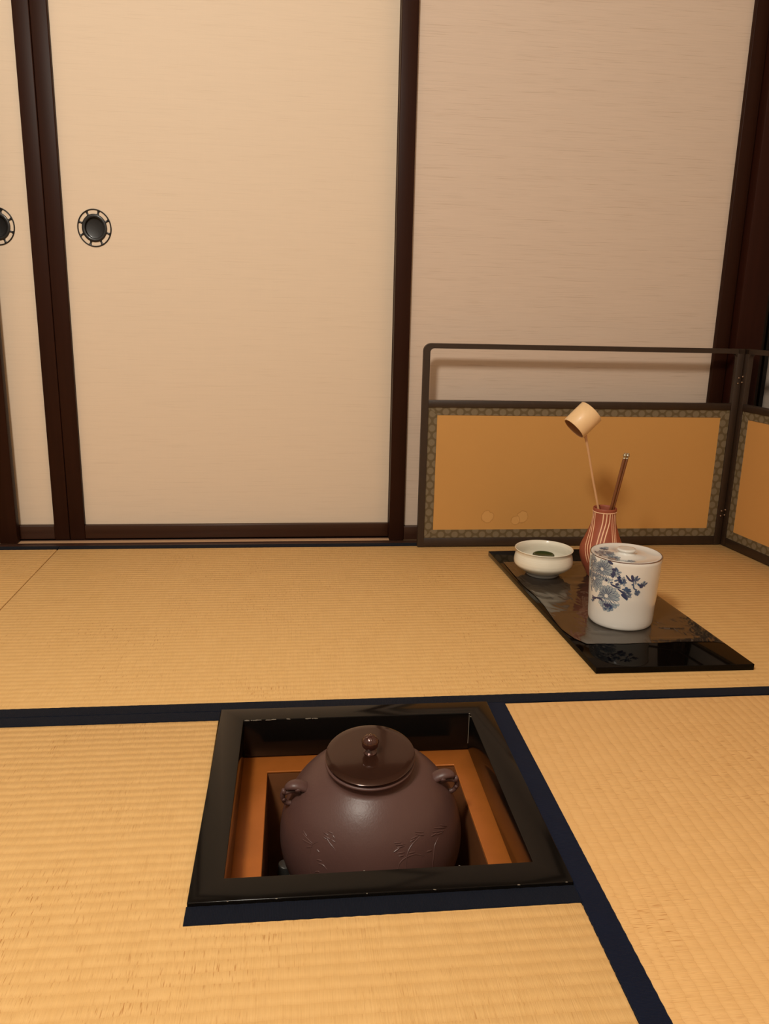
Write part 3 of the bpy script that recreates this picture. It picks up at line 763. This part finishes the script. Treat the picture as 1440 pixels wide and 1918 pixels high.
class Paint:
    """thin brushwork that follows a surface; P maps surface coordinates to space"""
    def __init__(s, P): s.bm = bmesh.new(); s.P = P
    def stroke(s, pts, w, lift, taper=True):
        pts = catmull([tuple(p) for p in pts], 8) if len(pts) > 1 else pts
        m = len(pts); rows = []
        for i, p in enumerate(pts):
            a = Vector(pts[max(i-1, 0)]); b = Vector(pts[min(i+1, m-1)]); d = (b-a)
            if d.length < 1e-9: d = Vector((1, 0))
            d.normalize(); nrm = Vector((-d.y, d.x)); f = i/(m-1)
            k = w*(math.sin(PI*(.10+.82*f))**.7 if taper else 1)/2
            q = Vector(p); rows.append([s.bm.verts.new(s.P(q.x+nrm.x*k*o, q.y+nrm.y*k*o, lift)) for o in (-1, 0, 1)])
        for a, b in zip(rows, rows[1:]):
            for k in range(2): s.bm.faces.new((a[k], a[k+1], b[k+1], b[k]))
    def petal(s, c, ang, r0, r1, w, lift):
        """filled petal from radius r0 to r1"""
        d = Vector((math.cos(ang), math.sin(ang))); nrm = Vector((-d.y, d.x)); n = 10; rows = []
        for i in range(n+1):
            f = i/n; r = r0+(r1-r0)*f; k = w*(math.sin(PI*min(.97, .06+.86*f**1.25)))**.75
            q = Vector(c)+d*r
            rows.append([s.bm.verts.new(s.P(q.x+nrm.x*k*o, q.y+nrm.y*k*o, lift)) for o in (-1, -.33, .33, 1)])
        for a, b in zip(rows, rows[1:]):
            for k in range(3): s.bm.faces.new((a[k], a[k+1], b[k+1], b[k]))
    def petal_line(s, c, ang, r0, r1, w, lw, lift):
        d = Vector((math.cos(ang), math.sin(ang))); nrm = Vector((-d.y, d.x))
        for o in (-1, 1):
            pts = []
            for i in range(8):
                f = i/7; r = r0+(r1-r0)*f; k = w*(math.sin(PI*min(.97, .06+.86*f**1.25)))**.75
                q = Vector(c)+d*r+nrm*k*o; pts.append((q.x, q.y))
            s.stroke(pts, lw, lift)
def jarP(s_, z, lift):    # s_: arc length round the jar
    th = s_/.0675; r = jr(z)+.00012+lift; return (r*math.cos(th), r*math.sin(th), z)
def lidP(x, y, lift):
    r = math.hypot(x, y); z = H1-.0016 + (0 if r < .045 else (r-.045)/.018*.0014)
    if r < .045: z = H1-.0016+(.045-r)/.0255*.0010
    return (x, y, z+.0002+lift)
MS = {"dark":[[[-2.332,0.1265],[-2.198,0.1272]],[[-2.294,0.1234],[-2.233,0.1144]],[[-2.354,0.1151],[-2.219,0.1171]],[[-2.454,0.1416],[-2.31,0.1372]],[[-2.162,0.1104],[-2.069,0.114]],[[-2.115,0.1123],[-2.069,0.1016]],[[-2.062,0.1091],[-2.068,0.101]],[[-2.506,0.1012],[-2.43,0.1014]],[[-2.332,0.0956],[-2.191,0.0927],[-2.039,0.0908]],[[-2.195,0.0964],[-2.098,0.0988]],[[-2.119,0.0887],[-1.943,0.0805],[-1.846,0.0712]],[[-2.006,0.0787],[-1.826,0.0688]],[[-2.512,0.051],[-2.371,0.0486]],[[-2.432,0.0512],[-2.245,0.0506]],[[-2.377,0.0535],[-2.368,0.0461]],[[-2.537,0.0555],[-2.651,0.0595],[-2.824,0.0575]],[[-2.982,0.0594],[-2.902,0.0486]],[[-2.796,0.0575],[-3.009,0.0524]],[[-1.535,0.0991],[-1.402,0.0974]],[[-1.512,0.0966],[-1.434,0.0945]],[[2.969,0.0717]],[[-1.931,0.119],[-1.822,0.1098],[-1.72,0.1071]],[[-1.772,0.1199],[-1.721,0.1077]],[[-2.317,0.1132],[-2.247,0.1118]]],"mid":[[[-1.606,0.1189],[-1.688,0.1078]],[[-1.527,0.1139],[-1.686,0.1072]],[[-1.702,0.1065],[-1.679,0.093],[-1.569,0.0893]],[[-1.275,0.1034],[-1.402,0.0974]],[[-1.364,0.1065],[-1.44,0.0976]],[[-1.594,0.1029],[-1.493,0.0965]],[[-1.637,0.088],[-1.56,0.0843]],[[-1.56,0.0843],[-1.537,0.0768]],[[-1.49,0.0854],[-1.559,0.0837]],[[-1.641,0.0806],[-1.559,0.0837]],[[-1.602,0.0781],[-1.558,0.083]],[[-2.237,0.1032],[-2.109,0.1074]],[[-1.983,0.1099],[-1.923,0.1017]],[[-1.948,0.1077],[-2.034,0.0995]],[[-2.003,0.0887],[-1.759,0.0903]],[[-1.927,0.0931],[-1.845,0.0924]],[[-1.951,0.0866],[-1.737,0.0866]],[[-1.85,0.0849],[-1.737,0.0767]],[[-1.936,0.0755],[-1.767,0.0741]],[[-2.504,0.0435],[-2.419,0.0401]],[[-2.329,0.0442],[-2.224,0.0484]],[[-3.045,0.0489],[-2.932,0.0466]],[[-3.132,0.0786],[-3.028,0.0659]],[[-1.982,0.0851],[-1.837,0.0762]],[[-2.236,0.1316],[-2.165,0.1264]],[[-1.758,0.1002],[-1.692,0.1004]],[[-2.353,0.0978],[-2.268,0.1003]]],"pale":[[[-2.027,0.107],[-1.927,0.1042]],[[-2.389,0.047],[-2.291,0.0436]],[[-2.265,0.1275],[-2.172,0.1189]],[[-1.702,0.1164],[-1.656,0.1091]],[[-1.453,0.1039],[-1.351,0.1008]],[[-2.063,0.0968],[-2.188,0.0903]],[[-1.894,0.0809],[-1.788,0.0765]],[[-1.582,0.0868],[-1.514,0.0792]],[[-2.411,0.1017],[-2.355,0.1002]]]}
def paint_set(P, flowers, strokes, kk, parent, zr=(0, 1e9)):
    rnd = random.Random(3)
    pale, mid, dark = Paint(P), Paint(P), Paint(P)
    for c_, R_, n_, off, sq in flowers:
        for i in range(n_):
            a = 2*PI*i/n_+off+rnd.uniform(-.08, .08); L_ = R_*(.86+.28*rnd.random())*(1+sq*math.cos(a+.75))
            wq = L_*.155
            pale.petal(c_, a, R_*.16, L_, wq, .00004)
            (dark if rnd.random() < .35 else mid).petal_line(c_, a, R_*.20, L_, wq, .0009, .00012)
            if rnd.random() < .8: mid.stroke([(c_[0]+math.cos(a)*R_*.22, c_[1]+math.sin(a)*R_*.22), (c_[0]+math.cos(a+.03)*L_*.75, c_[1]+math.sin(a+.03)*L_*.75)], .0006, .00014)
        for i in range(9):
            a = 2*PI*i/9
            if R_ > .012: dark.stroke([(c_[0]+math.cos(a)*R_*.13, c_[1]+math.sin(a)*R_*.13), (c_[0]+math.cos(a)*R_*.27, c_[1]+math.sin(a)*R_*.27)], .0009, .00016)
    for key, pt, w_ in (('pale', pale, .0110), ('mid', mid, .0040), ('dark', dark, .0056)):
        for s in strokes.get(key, []):
            if len(s) < 2: continue
            pt.stroke([(kk(q[0]), q[1]) for q in s], w_*(1 if len(s) < 3 else .7), .0001 if key != 'dark' else .00018)
    for nm, pt, m in (('pale_brushwork', pale, M_INK_P), ('blue_brushwork', mid, M_INK_M), ('dark_brushwork', dark, M_INK_D)):
        bmesh.ops.recalc_face_normals(pt.bm, faces=pt.bm.faces)
        obj(nm, pt.bm, m, parent)
wrap = lambda th: .0675*(th if th < 0 else th-2*PI)
F = lambda th: .0675*th
paint_set(jarP, [((F(-3.25), .1100), .019, 15, .2, 0), ((F(-3.05), .1290), .016, 14, .5, 0), ((F(-2.635), .1215), .0225, 19, .1, .18), ((F(-2.930), .0960), .0225, 19, .3, .15), ((F(-2.439), .0690), .0250, 20, .2, .25), ((F(-2.19), .1215), .0085, 7, .2, .2), ((F(-2.02), .1060), .0095, 8, .5, .1), ((F(-2.33), .0475), .0090, 7, .4, .1), ((F(-1.85), .0790), .0100, 8, .1, .2), ((F(-1.56), .0840), .0062, 6, .1, 0), ((F(-1.67), .1090), .0080, 5, 1.2, 0), ((F(-1.43), .0985), .0060, 5, .9, 0)], MS, wrap, jar)
paint_set(lidP, [((-.042, .006), .0195, 17, .2, .05), ((-.036, -.026), .013, 12, .2, .1), ((-.010, -.048), .0085, 8, .2, .1), ((-.034, .034), .010, 9, .2, .1)],
          {'mid': [[(-.050, -.034), (-.030, -.047)], [(-.028, -.046), (-.008, -.052)], [(-.030, -.040), (-.012, -.054)], [(-.058, .018), (-.060, .0)], [(-.028, .030), (-.038, .040)]],
           'dark': [[(-.056, -.008), (-.060, -.014)], [(-.024, -.050), (-.010, -.0565)]], 'pale': [[(-.030, -.043), (-.002, -.055)], [(-.045, -.030), (-.034, -.036)], [(-.030, .036), (-.022, .046)]]}, lambda x: x, jl)

# ------------------------------------------------------------------ waste-water bowl and lid rest
BX, BY = .7026, 1.0333
bowl = thing('waste_water_bowl', 'milky white glazed ceramic bowl with a flared lip and grey foot', 'bowl', (BX, BY, ZT))
bm = bmesh.new()
po = catmull([(.0375, 0), (.0398, .0022), (.0430, .0070), (.0500, .0125), (.0600, .0190), (.0672, .0260), (.0692, .0330), (.0686, .0410), (.0668, .0490), (.0654, .0545), (.0660, .0590), (.0680, .0625)], 4)
pi_ = catmull([(.0684, .0636), (.0676, .0644), (.0652, .0630), (.0632, .0585), (.0624, .0530), (.0634, .0450), (.0645, .0370), (.0630, .0280), (.0560, .0200), (.0440, .0145), (.0250, .0118), (.0, .0112)], 4)
pi_[-1] = (0, .0112)
lathe(bm, [(0, .0030), (.030, .0030), (.0320, 0)] + po + pi_, 128)
obj('bowl_body', bm, M_BOWL, bowl, angle=50)
lr = thing('lid_rest', 'small dark green glazed lid rest standing inside the white bowl', 'lid rest', (BX, BY+.001, ZT+.0120))
bm = bmesh.new()
lathe(bm, [(0, .0005), (.0220, .0005), (.0236, 0), (.0245, .002), (.0225, .010), (.0220, .020), (.0238, .028), (.0256, .0335), (.0254, .0362), (.0238, .0378), (.0212, .0372), (.019, .0352), (.010, .0340), (0, .0338)], 64)
obj('rest_body', bm, M_GREEN, lr, angle=60)

# ------------------------------------------------------------------ striped clay vase
VX, VY = .8362, 1.0160
vase = thing('ladle_stand', 'reddish clay bottle-shaped vase with cream slip stripes', 'vase', (VX, VY, ZT))
VP = [(.0262, 0), (.0290, .0030), (.0345, .0150), (.0415, .0280), (.0462, .0400), (.0495, .0520), (.0503, .0620), (.0495, .0710), (.0462, .0820), (.0415, .0930), (.0362, .1070), (.0318, .1190), (.0285, .1310), (.0268, .1430), (.0264, .1530), (.0266, .1590), (.0270, .1630), (.0268, .1665)]
vpo = catmull(VP, 5)
bm = bmesh.new()
lathe(bm, [(0, .0020), (.0230, .0020), (.0245, 0)] + vpo + [(.0262, .1675), (.0246, .1670), (.0238, .1640), (.0232, .1500), (.0258, .1300), (.0340, .1060), (.0440, .0800), (.0465, .0600), (.040, .0350), (.026, .0100), (0, .0080)], 112)
obj('vase_body', bm, M_TERRA, vase, angle=60)
def vr(h):
    for (a, b), (c_, d) in zip(vpo, vpo[1:]):
        if b <= h <= d: return a+(c_-a)*(h-b)/max(1e-9, d-b)
    return .03
bm = bmesh.new(); base = math.radians(-112.2)
front = [((-78, -51, -41), .0024), ((-64, -42, -33), .0024), ((-51, -33, -25), .0026), ((-4, -16, -22), .0034), ((13, -7, -14), .0034), ((30, 3, -5), .0034), ((43, 35, 33), .0020), ((58, 41, 38), .0020), ((72, 47, 43), .0020)]
lines = [(a, w_) for a, w_ in front] + [(tuple(q+180 for q in a), w_) for a, w_ in front[1:8]]
for (a_top, a_mid, a_low), w_ in lines:
    ctl = [(a_top, .1580), (a_top*.93+a_mid*.07, .1380), (a_mid+(a_top-a_mid)*.35, .1100), (a_mid, .0820), (a_low, .0560), (a_low+(a_low-a_mid)*.4, .0400)]
    cp = catmull(ctl, 8); rows = []
    for i, (aa, h) in enumerate(cp):
        r = vr(h)+.00030; th = base+math.radians(aa); f = i/(len(cp)-1)
        hw = w_/2*(1 if f < .9 else (1-f)/.1*.9+.1)*(.9+.2*noise.noise(Vector((h*90, aa, 0))))
        rows.append([bm.verts.new(((r+dr)*math.cos(th+o*hw/r), (r+dr)*math.sin(th+o*hw/r), h)) for o, dr in ((-1, -.0006), (-.7, .0001), (.7, .0001), (1, -.0006))])
    for a, b in zip(rows, rows[1:]):
        for k in range(3): bm.faces.new((a[k], a[k+1], b[k+1], b[k]))
tube(bm, [(.0267*math.cos(2*PI*i/80), .0267*math.sin(2*PI*i/80), .1585) for i in range(80)], .0011, 8, closed=True)
obj('slip_stripes', bm, M_SLIP, vase, angle=60)['label'] = 'cream slip stripes and neck line'

# bamboo ladle standing in the vase
oc = Vector((.7440, 1.0130, .3650)); cc = Vector((.7815, 1.0185, .4012)); ax = (cc-oc).normalized(); CL = (cc-oc).length+.004
ld = thing('bamboo_ladle', 'pale bamboo ladle standing upside down in the clay vase', 'ladle', (.858, 1.016, .030))
inv = Matrix.Translation((-.858, -1.016, -.030))
Q = Matrix.Translation(oc) @ ax.to_track_quat('Z', 'Y').to_matrix().to_4x4()
bm = bmesh.new(); RC = .0300
lathe(bm, [(RC-.0028, .0003), (RC-.0010, 0), (RC, .0010), (RC+.0002, .03), (RC, CL-.0010), (RC-.0012, CL), (0, CL)], 72)
for v in bm.verts: v.co = inv @ Q @ v.co
cup = obj('cup', bm, M_BAMBOO, ld, angle=50)
bm = bmesh.new(); lathe(bm, [(RC-.0028, .0003), (RC-.0030, .002), (RC-.0032, CL-.005), (RC-.006, CL-.003), (0, CL-.003)], 72)
for v in bm.verts: v.co = inv @ Q @ v.co
obj('cup_inside', bm, M_BAMBOO_IN, ld, angle=50)
bm = bmesh.new()
hp = catmull([(.7705, 1.0160, .3680), (.7752, 1.0160, .3440), (.7835, 1.0160, .3150), (.8000, 1.0160, .2500), (.8185, 1.0160, .1830), (.8400, 1.0160, .1000), (.8560, 1.0160, .0330)], 6)
M_HANDLE = m_wood('bamboo_handle_skin', (.58, .34, .17), 'z', .4, .05, .2)
m_ = len(hp); rad = [.0044-.0018*min(1, i/(m_*.35)) for i in range(m_)]
tube(bm, hp, rad, 12, flat=.62, up=(0, 1, 0))
for v in bm.verts: v.co = inv @ v.co
obj('handle', bm, M_HANDLE, ld, angle=50)

# pair of fire tongs in the vase
for nm, top, low, lab in (('l', (.8694, 1.0130, .2965), (.8490, 1.0110, .1808), 'left one of the two brown fire chopsticks with silver tips in the vase'), ('r', (.8775, 1.0165, .2955), (.8556, 1.0140, .1808), 'right one of the two brown fire chopsticks with silver tips in the vase')):
    top, low = Vector(top), Vector(low); d = (top-low).normalized(); end = low - d*.118
    tg = thing('fire_chopstick', lab, 'fire chopsticks', tuple(end), group='pair of fire chopsticks')
    q = d.to_track_quat('Z', 'Y').to_matrix().to_4x4(); L_ = (top-end).length
    bm = bmesh.new(); lathe(bm, [(0, .10), (.0026, .10), (.0031, .104), (.0034, L_-.004), (.0030, L_), (0, L_)], 28)
    for v in bm.verts: v.co = q @ v.co
    obj('grip', bm, M_MULB, tg)
    bm = bmesh.new(); lathe(bm, [(0, 0), (.0010, .0005), (.0016, .03), (.0020, .1002), (0, .1002)], 20)
    for v in bm.verts: v.co = q @ v.co
    obj('metal_rod', bm, M_STEEL, tg)
    bm = bmesh.new(); lathe(bm, [(0, L_-.0002), (.0032, L_-.0002), (.0033, L_+.0010), (.0024, L_+.0026), (.0030, L_+.0040), (.0044, L_+.0058), (.0048, L_+.0078), (.0040, L_+.0098), (.0030, L_+.0104), (.0032, L_+.0118), (.0024, L_+.0132), (0, L_+.0136)], 28)
    for v in bm.verts: v.co = q @ v.co
    obj('silver_tip', bm, M_SILVER, tg)

# ------------------------------------------------------------------ the room's lamp: a hanging lamp above and behind
LP = Vector((-.38, -.70, 1.76))
lamp = thing('pendant_lamp', 'hanging ceiling lamp in the middle of the room, above the view', 'lamp', (LP.x, LP.y, 2.40))
bm = bmesh.new(); lathe(bm, [(0, 0), (.05, 0), (.05, -.02), (.03, -.03), (0, -.03)], 32); obj('ceiling_cap', bm, M_LACQ, lamp)
bm = bmesh.new(); tube(bm, [(0, 0, -.02), (0, 0, -.415)], .003, 8); obj('cord', bm, M_LACQ, lamp)
bm = bmesh.new(); lathe(bm, [(0, -.40), (.03, -.405), (.04, -.425), (.03, -.435), (0, -.435)], 32); obj('socket', bm, M_LACQ, lamp)
ld_ = bpy.data.lights.new('bulb', 'POINT'); ld_.energy = 120; ld_.color = (1.0, .94, .83); ld_.shadow_soft_size = .145
lo_ = bpy.data.objects.new('bulb', ld_); C.objects.link(lo_); lo_.parent = lamp; lo_.location = (0, 0, LP.z-2.40)

w = bpy.data.worlds.new('world'); bpy.context.scene.world = w; w.use_nodes = True
w.node_tree.nodes['Background'].inputs['Color'].default_value = (.9, .7, .5, 1); w.node_tree.nodes['Background'].inputs['Strength'].default_value = .02

sc = bpy.context.scene
sc.view_settings.view_transform = 'Standard'; sc.view_settings.look = 'None'; sc.view_settings.gamma = 1
sc.view_settings.exposure = 0; sc.view_settings.use_curve_mapping = False
sc.render.engine = 'CYCLES'
sc.cycles.max_bounces = 10; sc.cycles.transparent_max_bounces = 12; sc.cycles.sample_clamp_indirect = 6
sc.cycles.use_denoising = True
